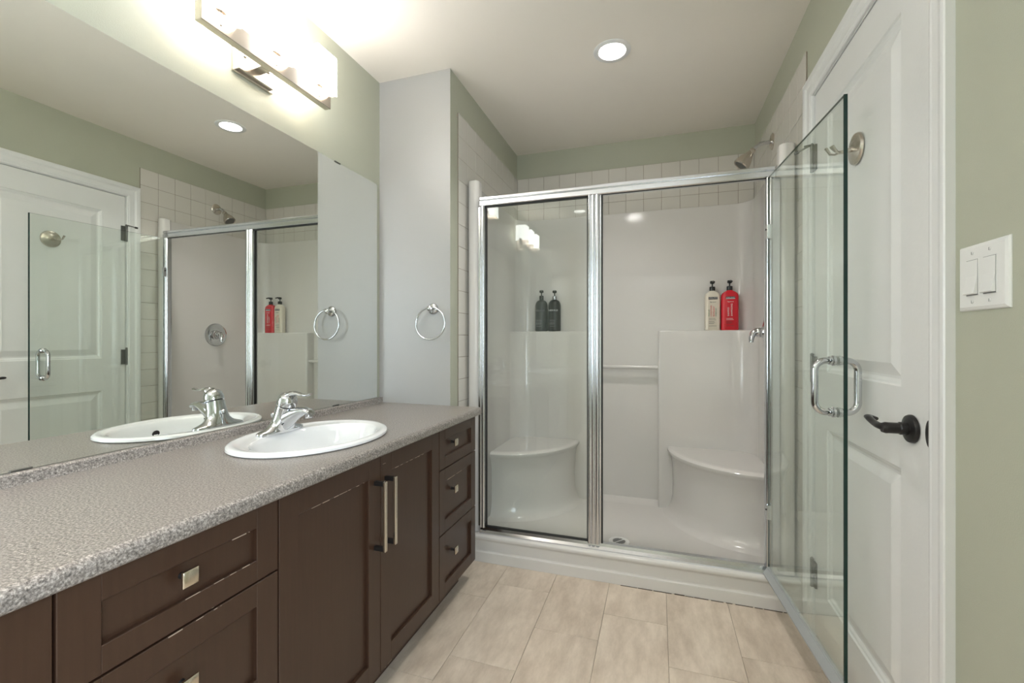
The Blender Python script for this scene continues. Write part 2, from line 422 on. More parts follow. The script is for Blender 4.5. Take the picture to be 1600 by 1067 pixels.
# hinges, with a hinge-pin stop on the top one
for i, zc in enumerate((1.806, 1.010, 0.235)):
    b = MB(); yh = DY1 - 0.001
    b.lathe([(0.0062, zc - 0.050), (0.0062, zc + 0.050)], 'hinge_metal', 16, Matrix.Translation((XR - 0.008, yh, 0)))
    b.lathe([(0.003, zc + 0.050), (0.0065, zc + 0.052), (0.0065, zc + 0.056), (0.003, zc + 0.060)], 'hinge_metal', 16, Matrix.Translation((XR - 0.008, yh, 0)))
    b.box(XR - 0.006, XR + 0.002, yh - 0.026, yh, zc - 0.047, zc + 0.047, 'hinge_metal')
    hg = b.build('hinge', door); hg['label'] = 'dark metal door hinge'
    if i == 0:
        b = MB()
        b.tube([(XR - 0.008, yh, zc + 0.055), (XR - 0.026, yh + 0.012, zc + 0.050), (XR - 0.046, yh + 0.028, zc + 0.043)], 0.0035, 'hinge_metal', 10)
        b.tube([(XR - 0.008, yh, zc + 0.055), (XR - 0.035, yh - 0.004, zc + 0.05)], 0.003, 'hinge_metal', 10)
        b.tube([(XR - 0.045, yh + 0.027, zc + 0.043), (XR - 0.056, yh + 0.036, zc + 0.040)], 0.006, 'dark_bronze', 12)
        b.build('door_stop', hg)
# lever handle
ly, lz = 1.280, 0.912
b = MB()
RX = Matrix.Translation((XR, ly, lz)) @ Matrix.Rotation(-PI / 2, 4, 'Y')
b.lathe([(0.033, 0), (0.033, 0.004), (0.031, 0.008), (0.022, 0.010), (0.019, 0.011)], 'dark_bronze', 40, RX)
hd = b.build('door_handle', door); hd['label'] = 'dark bronze door lever'
b = MB()
b.lathe([(0.0150, 0.009), (0.0150, 0.024), (0.0130, 0.026), (0.0130, 0.046), (0.0135, 0.052), (0.011, 0.059)], 'dark_bronze', 24, RX)
LX = XR - 0.052
pts = [(LX + .008, ly - .002, lz), (LX, ly + 0.010, lz), (LX - .002, ly + 0.030, lz), (LX - .003, ly + 0.050, lz + .003), (LX - .003, ly + 0.070, lz + .008), (LX - .001, ly + 0.088, lz + .011), (LX + .006, ly + 0.098, lz + .010), (LX + .014, ly + 0.098, lz + .008), (LX + .018, ly + 0.090, lz + .007)]
b.tube(pts, [0.011, 0.0115, 0.010, 0.009, 0.009, 0.009, 0.0085, 0.0075, 0.006], 'dark_bronze', 16, flat=0.75)
b.build('lever', hd)
b = MB()
pl = []
for k in range(13):
    a = -PI / 2 + PI * k / 12; pl.append((0.022 * math.sin(a) , 0.011 * math.cos(a)))
rs = [[(xx, DY0 + 0.001 + c * 1.3, lz + 0.004 + u * 1.35) for (u, c) in pl] for xx in (XR - 0.0065, XR + 0.0005)]
b.rings(rs, 'dark_bronze', True, True, False)
b.build('strike_plate', door)['label'] = 'dark bronze strike plate on the door frame'

# robe hook on the door
hy, hz = 1.587, 1.692
t = thing('robe_hook', (XR, hy, hz), 'brushed nickel double robe hook fixed high on the white door', 'hook')
b = MB(); RX = Matrix.Translation((XR + .002, hy, hz)) @ Matrix.Rotation(-PI / 2, 4, 'Y')
b.lathe([(0.047, 0), (0.047, 0.003), (0.044, 0.008), (0.038, 0.010), (0.030, 0.011), (0.022, 0.013), (0.010, 0.016)], 'brushed_nickel', 48, RX)
b.build('rosette', t)
b = MB()
b.tube([(XR - .010, hy, hz), (XR - .032, hy + .002, hz - .004), (XR - .042, hy + .004, hz - .004)], [0.0075, 0.0055, 0.0055], 'brushed_nickel', 16)
for sg, up in ((-1, 0.020), (1, 0.020)):
    b.tube([(XR - .040, hy + .004, hz - .004), (XR - .050, hy + .004 + sg * .010, hz - .006), (XR - .060, hy + .004 + sg * .018, hz - .001), (XR - .069, hy + .004 + sg * .023, hz + up * (1 if sg > 0 else .45))], [0.0050, 0.0048, 0.0060, 0.0080], 'brushed_nickel', 14, flat=0.6)
b.build('hook_arm', t)

# light switch plate
sy0, sy1, sz0, sz1 = 0.970, 1.101, 1.175, 1.298
t = thing('light_switch', (XR, (sy0 + sy1) / 2, (sz0 + sz1) / 2), 'white double rocker light switch on the sage wall beside the door frame', 'light switch')
b = MB()
def plate_ring(o, h): return [(XR - h, sy0 + o, sz0 + o), (XR - h, sy1 - o, sz0 + o), (XR - h, sy1 - o, sz1 - o), (XR - h, sy0 + o, sz1 - o)]
b.rings([plate_ring(0, 0), plate_ring(0, 0.0015), plate_ring(0.002, 0.004), plate_ring(0.007, 0.0062)], 'white_plastic', True, True, False)
b.build('wall_plate', t)
for yc in (sy0 + .0425, sy1 - .0425):
    b = MB(); z0, z1 = (sz0 + sz1) / 2 - .034, (sz0 + sz1) / 2 + .034
    b.box(XR - .0068, XR - .004, yc - .0175, yc + .0175, z0, z1, 'white_plastic', bev=.0006)
    b.box(XR - .0070, XR - .0066, yc - .0160, yc + .0160, z0 + .0005, z0 + .0026, 'print_grey')
    b.box(XR - .0070, XR - .0066, yc - .0160, yc + .0160, z1 - .0017, z1 - .0010, 'print_grey')
    b.box(XR - .0070, XR - .0066, yc - .0160, yc - .0153, z0 + .002, z1 - .001, 'print_grey')
    f = b.build('switch_frame', t)
    b = MB()
    ra = [(XR - .0066, z1 - .002), (XR - .0075, z1 - .003), (XR - .0080, z0 + .036), (XR - .0135, z0 + .004), (XR - .0120, z0 + .0025), (XR - .0060, z0 + .0025)]
    b.prism(ra, 'y', yc - .0150, yc + .0150, 'white_plastic', bev=.0005); b.build('rocker', f)
for yc in (sy0 + .0425, sy1 - .0425):
    for zc in (sz0 + .016, sz1 - .016):
        b = MB(); mt = Matrix.Translation((XR - .0060, yc, zc)) @ Matrix.Rotation(-PI / 2, 4, 'Y')
        b.lathe([(0.0032, 0), (0.0030, 0.0012), (0.001, 0.0016)], 'white_plastic', 14, mt)
        b.box(XR - .0080, XR - .0074, yc - .0004, yc + .0004, zc - .0025, zc + .0025, 'print_grey'); b.build('screw', t)

# ------------------------------------------------------------------ mirror
t = thing('mirror', (XL, 0.6, 0.828), 'large frameless wall mirror above the counter backsplash', 'mirror')
MZ0, MZ1, MY0, MY1 = 0.829, 1.909, -0.76, 1.9355
mp = [(MY0, MZ0), (MY1, MZ0), (MY1, MZ1 - .012)] + arc(MY1 - .012, MZ1 - .012, .012, 0, 90, 5)[1:] + [(MY0, MZ1)]
b = MB(); b.prism(mp, 'x', XL, XL + 0.006, 'mirror_silver')
b.bm.faces.ensure_lookup_table(); ei = b.mi('mirror_edge')
for f in b.bm.faces:
    f.normal_update()
    if abs(f.normal.x) < 0.5: f.material_index = ei
b.build('mirror_glass', t, auto=False)
for yc, zc in ((0.605, MZ0), (1.63, MZ0), (1.64, MZ1), (0.60, MZ1)):
    b = MB(); s_ = 1 if zc == MZ0 else -1
    b.box(XL, XL + .009, yc - .019, yc + .019, zc - .002 if s_ > 0 else zc - .004, zc + .004 if s_ > 0 else zc + .002, 'hinge_metal', bev=.001, seg=1); b.build('mirror_clip', t)

# ------------------------------------------------------------------ countertop with two sink cut-outs
SX, SY, SA, SB = -1.064, 1.179, 0.267, 0.211       # sink centre, half length (y), half width (x)
SY2 = 0.010
b = MB()
cx0, cx1 = XL + 0.020, -0.806
def hole_section(y0, y1, sy):
    n = 96; inner = []; outer = []
    for k in range(n):
        a = 2 * PI * k / n; c, s_ = math.cos(a), math.sin(a)
        inner.append((SX + (SB - .014) * c, sy + (SA - .014) * s_, CT))
        tx = ((cx1 if c > 0 else cx0) - SX) / c if abs(c) > 1e-6 else 1e9
        ty = ((y1 if s_ > 0 else y0) - sy) / s_ if abs(s_) > 1e-6 else 1e9
        tt = min(tx, ty); outer.append((SX + c * tt, sy + s_ * tt, CT))
    # pull the nearest samples onto the rectangle's corners
    for (qx, qy) in ((cx0, y0), (cx1, y0), (cx1, y1), (cx0, y1)):
        k = min(range(n), key=lambda i: (outer[i][0] - qx) ** 2 + (outer[i][1] - qy) ** 2); outer[k] = (qx, qy, CT)
    b.rings([outer, inner, [(x, y, CT - .036) for x, y, z in inner]], 'grey_laminate', False, False, False)
CY0, CY1 = -0.785, YW
ym = 0.60
hole_section(ym, CY1, SY); hole_section(CY0, ym, SY2)
nose = [(cx1, CT)] + arc(-0.806, CT - .013, .013, 90, 0, 6)[1:] + [(-0.793, CT - .026)] + arc(-0.801, CT - .026, .008, 0, -90, 4)[1:] + [(-0.84, CT - .034), (-0.84, CT - .030), (cx1, CT - .030)]
b.prism(nose, 'y', CY0, CY1, 'grey_laminate', smooth=True)
back = [(XL + .0005, CT - .034)] + [(XL + .0005, CT + .027)] + [(XL + .012, CT + .028)] + arc(XL + .014, CT + .020, .007, 80, 0, 4) + [(XL + .021, CT + .004), (XL + .024, CT), (XL + .024, CT - .034)]
b.prism(back, 'y', CY0, CY1, 'grey_laminate', smooth=True)
b.box(cx0, cx1, CY1 - .002, CY1, CT - .034, CT - .0002, 'grey_laminate'); b.box(cx0, cx1, CY0, CY0 + .002, CT - .034, CT - .0002, 'grey_laminate')
tag(b.build('countertop'), 'speckled grey laminate countertop with rounded front edge and low backsplash', 'countertop')

# ------------------------------------------------------------------ sink
def make_sink():
    t = thing('bathroom_sink', (SX, SY, CT), 'white oval drop-in sink beside the shower end of the counter', 'sink', 'oval sinks in the counter')
    b = MB(); n = 96; rs = []
    def ring(sa, sb, ox, z): return [(SX + ox + sb * math.cos(2 * PI * k / n), SY + sa * math.sin(2 * PI * k / n), z) for k in range(n)]
    P_ = [(SA - .006, SB - .006, 0, CT + .0005), (SA, SB, 0, CT + .004), (SA - .001, SB - .001, 0, CT + .010), (SA - .006, SB - .006, 0, CT + .0145), (SA - .014, SB - .014, 0, CT + .0155), (SA - .024, SB - .022, 0, CT + .014),
          (SA - .030, SB - .028, 0.001, CT + .0115), (SA - .036, SB - .040, 0.006, CT + .0105), (SA - .043, SB - .0545, 0.0175, CT + .009), (SA - .050, SB - .061, .0185, CT + .002), (SA - .058, SB - .067, .019, CT - .015), (SA - .068, SB - .074, .019, CT - .045), (SA - .086, SB - .086, .018, CT - .085),
          (SA - .122, SB - .110, .012, CT - .118), (SA - .175, SB - .145, .004, CT - .134), (.040, .040, 0, CT - .141), (.022, .022, 0, CT - .143)]
    rs = [ring(*p) for p in P_]
    b.rings(rs, 'porcelain', False, False)
    und = [ring(SA - .020, SB - .020, 0, CT - .001), ring(SA - .040, SB - .045, .010, CT - .045), ring(SA - .11, SB - .10, .01, CT - .13), ring(.03, .03, 0, CT - .152)]
    b.rings(und, 'porcelain', False, True)
    b.build('basin', t)
    b = MB(); b.lathe([(.023, CT - .1425), (.0225, CT - .140), (.018, CT - .1395), (.015, CT - .1405), (.013, CT - .138), (.004, CT - .1365)], 'chrome', 32, Matrix.Translation((SX, SY, 0)))
    b.build('drain', t)
    b = MB(); mt = Matrix.Translation((SX + .0185 + SB - .0712, SY, CT - .034)) @ Matrix.Rotation(math.radians(-102), 4, 'Y')
    b.lathe([(.013, 0.0), (.013, .002), (.009, .003), (.0088, .0012)], 'dark_bronze', 24, mt); b.build('overflow', t)
    return t
sink = make_sink()
s2 = copy_tree(sink, (0, SY2 - SY, 0)); s2['label'] = 'white oval drop-in sink at the near end of the counter, faint in the shower glass'

def make_faucet():
    fx, fy, fz = -1.213, 1.190, CT + .0105
    t = thing('faucet', (fx, fy, fz), 'chrome single-lever faucet on the rim of the sink beside the shower', 'faucet', 'chrome faucets')
    b = MB(); n = 40
    def ring(cx, hx, hy, z, p=2.0, tilt=0.0):
        out = []
        for k in range(n):
            a = 2 * PI * k / n; c, s_ = math.cos(a), math.sin(a)
            x = abs(c) ** (2 / p) * math.copysign(hx, c); y = abs(s_) ** (2 / p) * math.copysign(hy, s_)
            out.append((fx + cx + x, fy + y, fz + z + x * tilt))
        return out
    # escutcheon flaring up into the leaning body
    rs = [ring(0, .028, .094, 0, 2.3), ring(0, .0285, .0945, .003, 2.3), ring(0, .0282, .0925, .007, 2.3), ring(0, .028, .086, .010, 2.2), ring(.001, .028, .074, .0135), ring(.002, .0285, .060, .018),
          ring(.004, .0295, .050, .024), ring(.007, .030, .042, .033), ring(.010, .0305, .0365, .044), ring(.014, .0305, .033, .058, 2, -.15), ring(.018, .030, .0315, .072, 2, -.25), ring(.022, .0295, .0305, .085, 2, -.35), ring(.0225, .027, .028, .0875, 2, -.35)]
    b.rings(rs, 'chrome', True, True); b.build('faucet_body', t)
    # spout
    b = MB()
    pts = [(.010, 0, .034), (.034, 0, .048), (.060, 0, .063), (.084, 0, .072), (.104, 0, .0755), (.120, 0, .0735), (.127, 0, .069)]
    rs = []
    wd = [.031, .028, .024, .021, .0185, .0175, .0150]; ht = [.030, .026, .020, .0145, .0115, .0105, .0085]
    for (p, w_, h_) in zip(pts, wd, ht):
        rs.append([(fx + p[0] + h_ * math.sin(a) * -.45, fy + w_ * math.cos(a), fz + p[2] + h_ * math.sin(a)) for a in [2 * PI * k / 28 for k in range(28)]])
    b.rings(rs, 'chrome', True, True); sp = b.build('spout', t)
    b = MB(); b.lathe([(.0115, .052), (.0118, .056), (.0118, .068)], 'chrome', 24, Matrix.Translation((fx + .117, fy, fz))); b.build('aerator', sp)
    # cap and lever
    b = MB(); mt = Matrix.Translation((fx + .023, fy, fz + .089)) @ Matrix.Rotation(math.radians(18), 4, 'Y')
    b.lathe([(.0285, 0), (.0315, .002), (.0322, .008), (.0315, .018), (.0290, .028), (.0235, .037), (.0130, .043), (.001, .0455)], 'chrome', 36, mt)
    rs = []
    for x, z, w_, h_ in ((.022, .110, .018, .016), (.040, .124, .0215, .0135), (.058, .1300, .0185, .0088), (.074, .1300, .0125, .0052), (.092, .1270, .0100, .0042), (.108, .1262, .0095, .0042), (.120, .1290, .0105, .0046), (.126, .1310, .0075, .003)):
        rs.append([(fx + x, fy + w_ * math.cos(a), fz + z + h_ * math.sin(a)) for a in [2 * PI * k / 24 for k in range(24)]])
    b.rings(rs, 'chrome', True, True); b.build('lever', t)
    b = MB(); kx, ky = fx - .027, fy - .006
    b.tube([(kx, ky, fz + .008), (kx, ky, fz + .052)], .0028, 'chrome', 12)
    b.lathe([(.003, .046), (.0068, .048), (.0075, .053), (.0070, .060), (.004, .063)], 'chrome', 20, Matrix.Translation((kx, ky, fz))); b.build('drain_lift_knob', t)
    b = MB(); b.lathe([(.0028, 0), (.0026, .0008)], 'black_plastic', 12, Matrix.Translation((fx + .035, fy - .0275, fz + .030)) @ Matrix.Rotation(PI / 2, 4, 'X')); b.build('set_screw', t)
    return t
fau = make_faucet()
f2 = copy_tree(fau, (0, SY2 - SY, 0)); f2['label'] = 'chrome single-lever faucet on the near sink, mirrored faintly in the shower glass'

# ------------------------------------------------------------------ vanity cabinets
CF = -0.815; CB = -0.8335; CZ0, CZ1 = 0.088, 0.7655
def carcass(t, y0, y1, end=None):
    b = MB(); th = .016; w_ = 'espresso_wood'
    b.box(XL + .001, CB, y0, y0 + th, CZ0, CZ1, w_); b.box(XL + .001, CB, y1 - th, y1, CZ0, CZ1, w_)
    b.box(XL + .001, CB, y0 + th, y1 - th, CZ0, CZ0 + th, w_); b.box(XL + .001, XL + .008, y0 + th, y1 - th, CZ0 + th, CZ1, w_)
    b.box(CB - .016, CB - .002, y0 + th, y1 - th, CZ0 + th, CZ1, 'dark_void')
    b.build('carcass', t)
    b = MB(); ky1 = y1 if end is None else end
    b.box(-0.893, -0.878, y0, ky1, 0.0, CZ0, w_); b.box(XL + .02, -0.893, ky1 - .016, ky1, 0, CZ0, w_); b.build('toe_kick', t)
def shaker(name, t, y0, y1, z0, z1, sw, rw, chips=()):
    b = MB(); w_ = 'espresso_wood'; bv = .0012; d = .0105
    b.box(CB + .0005, CF, y0, y0 + sw, z0, z1, w_, bev=bv, seg=1); b.box(CB + .0005, CF, y1 - sw, y1, z0, z1, w_, bev=bv, seg=1)
    b.box(CB + .0005, CF - .0001, y0 + sw - .001, y1 - sw + .001, z0, z0 + rw, w_, bev=bv, seg=1); b.box(CB + .0005, CF - .0001, y0 + sw - .001, y1 - sw + .001, z1 - rw, z1, w_, bev=bv, seg=1)
    b.box(CB + .0007, CF - d, y0 + sw - .004, y1 - sw + .004, z0 + rw - .004, z1 - rw + .004, w_)
    for (ya, yb, zc, side) in chips:      # small worn streaks on the frame's edges
        n = random.randint(2, 4); u = ya
        while u < yb:
            l = random.uniform(.006, .035)
            hh = random.uniform(.0004, .0009)
            b.box(CF - .0012, CF + .0001, u, min(u + l, yb), zc - hh, zc + hh, 'worn_edge'); u += l + random.uniform(.002, .03)
    return b.build(name, t)
def knob(par, y, z):
    b = MB()
    b.lathe([(.0065, 0), (.0055, .003), (.0050, .010), (.0062, .018), (.009, .021)], 'dark_bronze', 18, Matrix.Translation((CF - .0105, y, z)) @ Matrix.Rotation(PI / 2, 4, 'Y'))
    r = .0145; x0 = CF + .0095
    rs = []
    for o, h in ((0.0, 0), (0.0, .004), (.0015, .0058), (.005, .0072), (.010, .0078)):
        rs.append([(x0 + h, y - r + o, z - r + o), (x0 + h, y + r - o, z - r + o), (x0 + h, y + r - o, z + r - o), (x0 + h, y - r + o, z + r - o)])
    b.rings(rs, 'satin_knob', True, True, True); b.build('knob', par)
def pull(par, y, z0, z1):
    b = MB(); xo = -0.777
    b.box(CF - .001, xo - .004, y - .006, y + .006, z1 - .013, z1, 'dark_bronze', bev=.0006, seg=1)
    b.box(CF - .001, xo - .004, y - .006, y + .006, z0, z0 + .013, 'dark_bronze', bev=.0006, seg=1)
    b.box(xo - .006, xo + .002, y - .0062, y + .0062, z0 - .001, z1 + .001, 'satin_knob', bev=.0012, seg=2)
    b.build('handle', par)
ZD = [(0.088, 0.3395), (0.3435, 0.599), (0.603, 0.762)]
def drawer_unit(name, y0, y1, label, end=None, chip=False, grp='drawer cabinets'):
    t = thing(name, (CB, (y0 + y1) / 2, 0), label, 'cabinet', grp); carcass(t, y0, y1, end)
    for j, (z0, z1) in enumerate(ZD):
        rw = .045 if j == 2 else .050
        if j == 2: z0_, z1_, = z0, z1
        ch = []
        ya, yb = y0 + .055, y1 - .055
        if chip and j == 2: ch = [(ya + .13, yb - .02, z0 + rw, 1), (yb - .06, yb - .02, z1 - rw - .0006, 1), (ya + .18, yb - .1, z0 + .001, 1)]
        if chip and j == 1: ch = [(ya + .10, ya + .2, z1 - .001, 1)]
        if not chip and j == 1: ch = [(ya + .02, yb - .1, z1 - rw - .0005, 1)]
        dr = shaker('drawer', t, y0 + .002, y1 - .002, z0, z1, .055 if y1 - y0 > .38 else .050, rw, ch)
        knob(dr, (y0 + y1) / 2 - (.012 if chip else 0.052), (z0 + z1) / 2 + (.008 if j == 2 else .024))
    return t
def door_unit(name, y0, y1, label, grp='sink cabinets'):
    t = thing(name, (CB, (y0 + y1) / 2, 0), label, 'cabinet', grp); carcass(t, y0, y1)
    ym_ = (y0 + y1) / 2
    for k, (a, c) in enumerate(((y0 + .002, ym_ - .0015), (ym_ + .0015, y1 - .002))):
        ch = [(a + .10, c - .08, .762 - .060, 1)] if k == 0 else [(a + .08, c - .12, .762 - .060, 1), (a + .01, a + .03, .762 - .03, 1)]
        ch += [(a + .02, a + .06, .0895, 1)]
        d = shaker('cabinet_door', t, a, c, .088, .762, .058, .060, ch)
        pull(d, ym_ - .0285 if k == 0 else ym_ + .0265, .483, .692)
    return t
drawer_unit('drawer_cabinet', 1.5735, 1.9395, 'narrow dark brown three-drawer cabinet at the shower end of the vanity', end=1.885)
door_unit('sink_cabinet', 0.7935, 1.5735, 'dark brown two-door sink cabinet with long bar handles, below the oval sink')
drawer_unit('drawer_cabinet', 0.3995, 0.7935, 'wide dark brown drawer cabinet with square knobs, left of the two doors', chip=True)
door_unit('sink_cabinet', -0.3755, 0.3995, 'dark brown cabinet with doors at the near end, left of the wide drawers')
drawer_unit('drawer_cabinet', -0.770, -0.3755, 'dark brown drawer cabinet at the near end of the vanity, behind the camera')

# ------------------------------------------------------------------ vanity lights
def make_vanity_light():
    yc = 1.206; t = thing('vanity_light', (XL, yc, 2.08), 'brushed nickel bar light with three frosted glass shades above the mirror', 'wall lamp', 'vanity bar lights')
    b = MB()
    b.box(XL, XL + .012, yc - .080, yc + .080, 2.024, 2.146, 'brushed_nickel', bev=.002, seg=2)
    b.box(XL + .010, XL + .024, yc - .072, yc + .072, 2.032, 2.138, 'brushed_nickel', bev=.003, seg=2)
    bp = b.build('backplate', t)
    for dy in (-.048, .048):
        b = MB(); b.lathe([(.006, 0), (.006, .004), (.003, .007)], 'brushed_nickel', 16, Matrix.Translation((XL + .023, yc + dy, 2.085)) @ Matrix.Rotation(PI / 2, 4, 'Y')); b.build('screw', bp)
    b = MB(); b.prism([(XL + .024, 2.058), (XL + .024, 2.110), (XL + .060, 2.096), (-1.272, 2.096), (-1.272, 2.062), (XL + .060, 2.062)], 'y', yc - .018, yc + .018, 'brushed_nickel', bev=.001); b.build('arm', t)
    b = MB(); b.box(-1.273, -1.245, yc - .268, yc + .265, 2.044, 2.104, 'brushed_nickel', bev=.0015, seg=1); bar = b.build('bar', t)
    for dy in (-.205, 0, .205):
        yy = yc + dy - .002; xm = -1.259
        b = MB(); b.lathe([(.004, 0), (.004, .002), (.002, .003)], 'brushed_nickel', 14, Matrix.Translation((-1.245, yy, 2.066)) @ Matrix.Rotation(PI / 2, 4, 'Y')); b.build('screw', bar)
        # frosted square shade standing over the bar, lower rim gently scalloped
        b = MB(); r = .052; rt = .050; n = 10
        def rg(hw, z, wav=0):
            out = []
            for (ax, ay, bx, by) in ((-1, -1, 1, -1), (1, -1, 1, 1), (1, 1, -1, 1), (-1, 1, -1, -1)):
                for i in range(n):
                    u = i / n; x = ax + (bx - ax) * u; y = ay + (by - ay) * u
                    out.append((xm + hw * x, yy + hw * y, z + wav * (math.cos(2 * PI * u) * .5 + .5) * -1 + wav * .25 * math.sin(6 * PI * u)))
            return out
        b.rings([rg(r, 2.094, .012), rg(r, 2.108), rg(r, 2.230), rg(r - .003, 2.234), rg(r - .008, 2.234), rg(r - .008, 2.15)], 'frosted_shade', False, False, False)
        sh = b.build('lamp_shade', t)
        b = MB(); b.rings([rg(r - .0005, 2.0935, .012), rg(r - .0005, 2.104), rg(r - .006, 2.104), rg(r - .006, 2.0935, .012)], 'shade_foot', False, False, False); b.build('shade_rim', sh)
        b = MB(); b.lathe([(.024, 2.104), (.026, 2.108), (.026, 2.124), (.014, 2.126)], 'brushed_nickel', 24, Matrix.Translation((xm, yy, 0))); b.build('socket', t)
    return t
vl = make_vanity_light()
v2 = copy_tree(vl, (0, -1.296, 0)); v2['label'] = 'second frosted bar light on the vanity wall, seen only mirrored in the shower glass'

# ------------------------------------------------------------------ recessed downlight
t = thing('downlight', (CX, CY, H), 'round white recessed ceiling light in front of the shower', 'ceiling light')
b = MB(); mt = Matrix.Translation((CX, CY, 0))
b.rings([[(CX + r * math.cos(2 * PI * k / 64), CY + r * math.sin(2 * PI * k / 64), z) for k in range(64)] for r, z in ((.084, H), (.084, H - .002), (.080, H - .0045), (.061, H - .004), (.058, H), (.058, H + .010), (.056, H + .060), (.056, H + .085))], 'trim_white', False, False)
b.build('trim_ring', t)
b = MB(); b.lathe([(.054, H + .084), (.050, H + .080), (.035, H + .076), (.015, H + .074), (.001, H + .0735)], 'lamp_lens', 48, mt, cap0=True); b.build('bulb', t)
added_downlight = copy_tree(t, (CX_B - CX, -2.35, 0)); added_downlight['label'] = 'round white ceiling light added unseen behind the camera to brighten the room'  # added lamp out of view, put in for overall brightness
for tt in (t, added_downlight): tt['group'] = 'recessed ceiling lights'
lo = light('downlight_beam', 'AREA', (CX, CY, H + .066), (0, 0, 0), CAN_W, (1.0, 0.965, 0.92), shape='DISK', size=0.100)
lo.parent = t; lo.location = (0, 0, 0.066)
added_beam = lo.copy(); added_beam.data = lo.data.copy(); added_beam.data.energy = 17.0; C.objects.link(added_beam); added_beam.parent = added_downlight  # beam of the added rear lamp, lifts the room's brightness

# ------------------------------------------------------------------ towel ring
t = thing('towel_ring', (-1.050, YW, 1.268), 'round chrome towel ring on the pale wall above the counter', 'towel ring')
b = MB(); mt = Matrix.Translation((-1.050, YW, 1.272)) @ Matrix.Rotation(PI / 2, 4, 'X')
b.lathe([(.028, 0), (.028, .004), (.025, .009), (.018, .012), (.010, .014), (.009, .026), (.0125, .029), (.0145, .035), (.013, .042), (.007, .046), (.001, .047)], 'chrome', 40, mt); b.build('wall_post', t)
b = MB(); RR = .078
b.tube([(-1.047 + RR * math.cos(a), YW - .036 + .006 * math.sin(a), 1.200 + RR * math.sin(a)) for a in [2 * PI * k / 64 for k in range(64)]], .0042, 'chrome', 12, closed=True); b.build('ring', t)

# ------------------------------------------------------------------ one-piece shower stall
JL0, JL1, MU0, MU1, JR0, JR1 = -0.8686, -0.842, -0.3166, -0.2500, 0.4360, 0.4640
XI0, XI1, YI = -0.930, 0.536, 3.000
FLZ, CURB, TOPZ = 0.070, 0.126, 1.950
t = thing('shower_stall', ((XJ + XR) / 2, 2.56, 0), 'glossy white moulded shower stall with corner seats and ledges', 'shower stall')
st = t
b = MB(); A = 'acrylic'; r = .095
FL, FR = -0.884, 0.492       # the front flanges stand out to carry the metal jambs
inner = [(FL, 2.160), (FL, 2.188), (FL - .012, 2.200), (XI0 + .004, 2.206), (XI0, 2.212), (XI0, YI - r)] + arc(XI0 + r, YI - r, r, 180, 90, 10)[1:] + arc(XI1 - r, YI - r, r, 90, 0, 10)
inner += [(XI1, 2.212), (XI1 - .004, 2.206), (FR + .012, 2.200), (FR, 2.188), (FR, 2.160)] + arc(FR + .026, 2.160, .026, 180, 270, 5)[1:] + arc(XR - .036, 2.160, .022, 270, 360, 5)
inner += [(XR - .0065, 2.20), (XR - .0065, YB - .007), (XJ + .0065, YB - .007), (XJ + .0065, 2.20)]
inner += arc(XJ + .036, 2.158, .022, 180, 270, 5) + arc(FL - .022, 2.158, .022, 270, 355, 6)
b.prism(inner, 'z', 0.02, TOPZ, A, smooth=True, bev=.004)
# lower columns with the bottle ledges
LZ = 1.178; rc = .12
colL = [(-0.387, YI + .002), (-0.387, 2.935)] + arc(-0.402, 2.935, .015, 0, -90, 4)[1:] + arc(XI0 + rc, 2.92 - rc, rc, 90, 180, 8) + [(XI0 - .002, 2.78), (XI0 - .002, YI + .002)]
b.prism(colL, 'z', .05, LZ, A, smooth=True, bev=.007)
colR = [(0.004, YI + .002), (XI1 + .002, YI + .002), (XI1 + .002, 2.78)] + arc(XI1 - rc, 2.92 - rc, rc, 0, 90, 8) + arc(0.019, 2.935, .015, 270, 180, 4)
b.prism(colR, 'z', .05, LZ, A, smooth=True, bev=.007)
# seats: quarter ellipses flaring into the floor
def seat(cx, sgn):
    n = 24; rs = []
    for sc_, z in ((.0, .462), (.90, .462), (.955, .4635), (.985, .460), (1.0, .452), (1.0, .442), (.985, .430), (.965, .415), (.945, .36), (.935, .25), (.94, .17), (.955, .13), (.98, .10), (1.01, .085), (1.05, .077), (1.09, .070)):
        rs.append([(cx + sgn * (-.004 + ((.482 if sgn < 0 else .445) * sc_) * math.cos(PI / 2 * k / n)), 2.925 - .495 * sc_ * math.sin(PI / 2 * k / n), z) for k in range(n + 1)])
    b.rings(rs, A, False, False, True, closed=False)
seat(XI1, -1); seat(XI0, 1)
# pan
n = 30; m_ = 20; px = [XI0 - .01 + (XI1 - XI0 + .02) * i / n for i in range(n + 1)]; py = [2.17 + (YI + .005 - 2.17) * j / m_ for j in range(m_ + 1)]
DX, DY = -0.190, 2.375
def pz(x, y):
    e = min(x - XI0, XI1 - x, YI - y); e = max(0, e)
    z = FLZ + .0 + .006 * min(1, math.hypot(x - DX, y - DY) / .6)
    k = max(0, 1 - e / .05); z += .022 * k * k * k
    k = max(0, 1 - (y - 2.17) / .045); z += (CURB - FLZ - .012) * k * k
    return z
vs = [(x, y, pz(x, y)) for y in py for x in px]
b.add(vs, [[j * (n + 1) + i, j * (n + 1) + i + 1, (j + 1) * (n + 1) + i + 1, (j + 1) * (n + 1) + i] for j in range(m_) for i in range(n)], A, True)
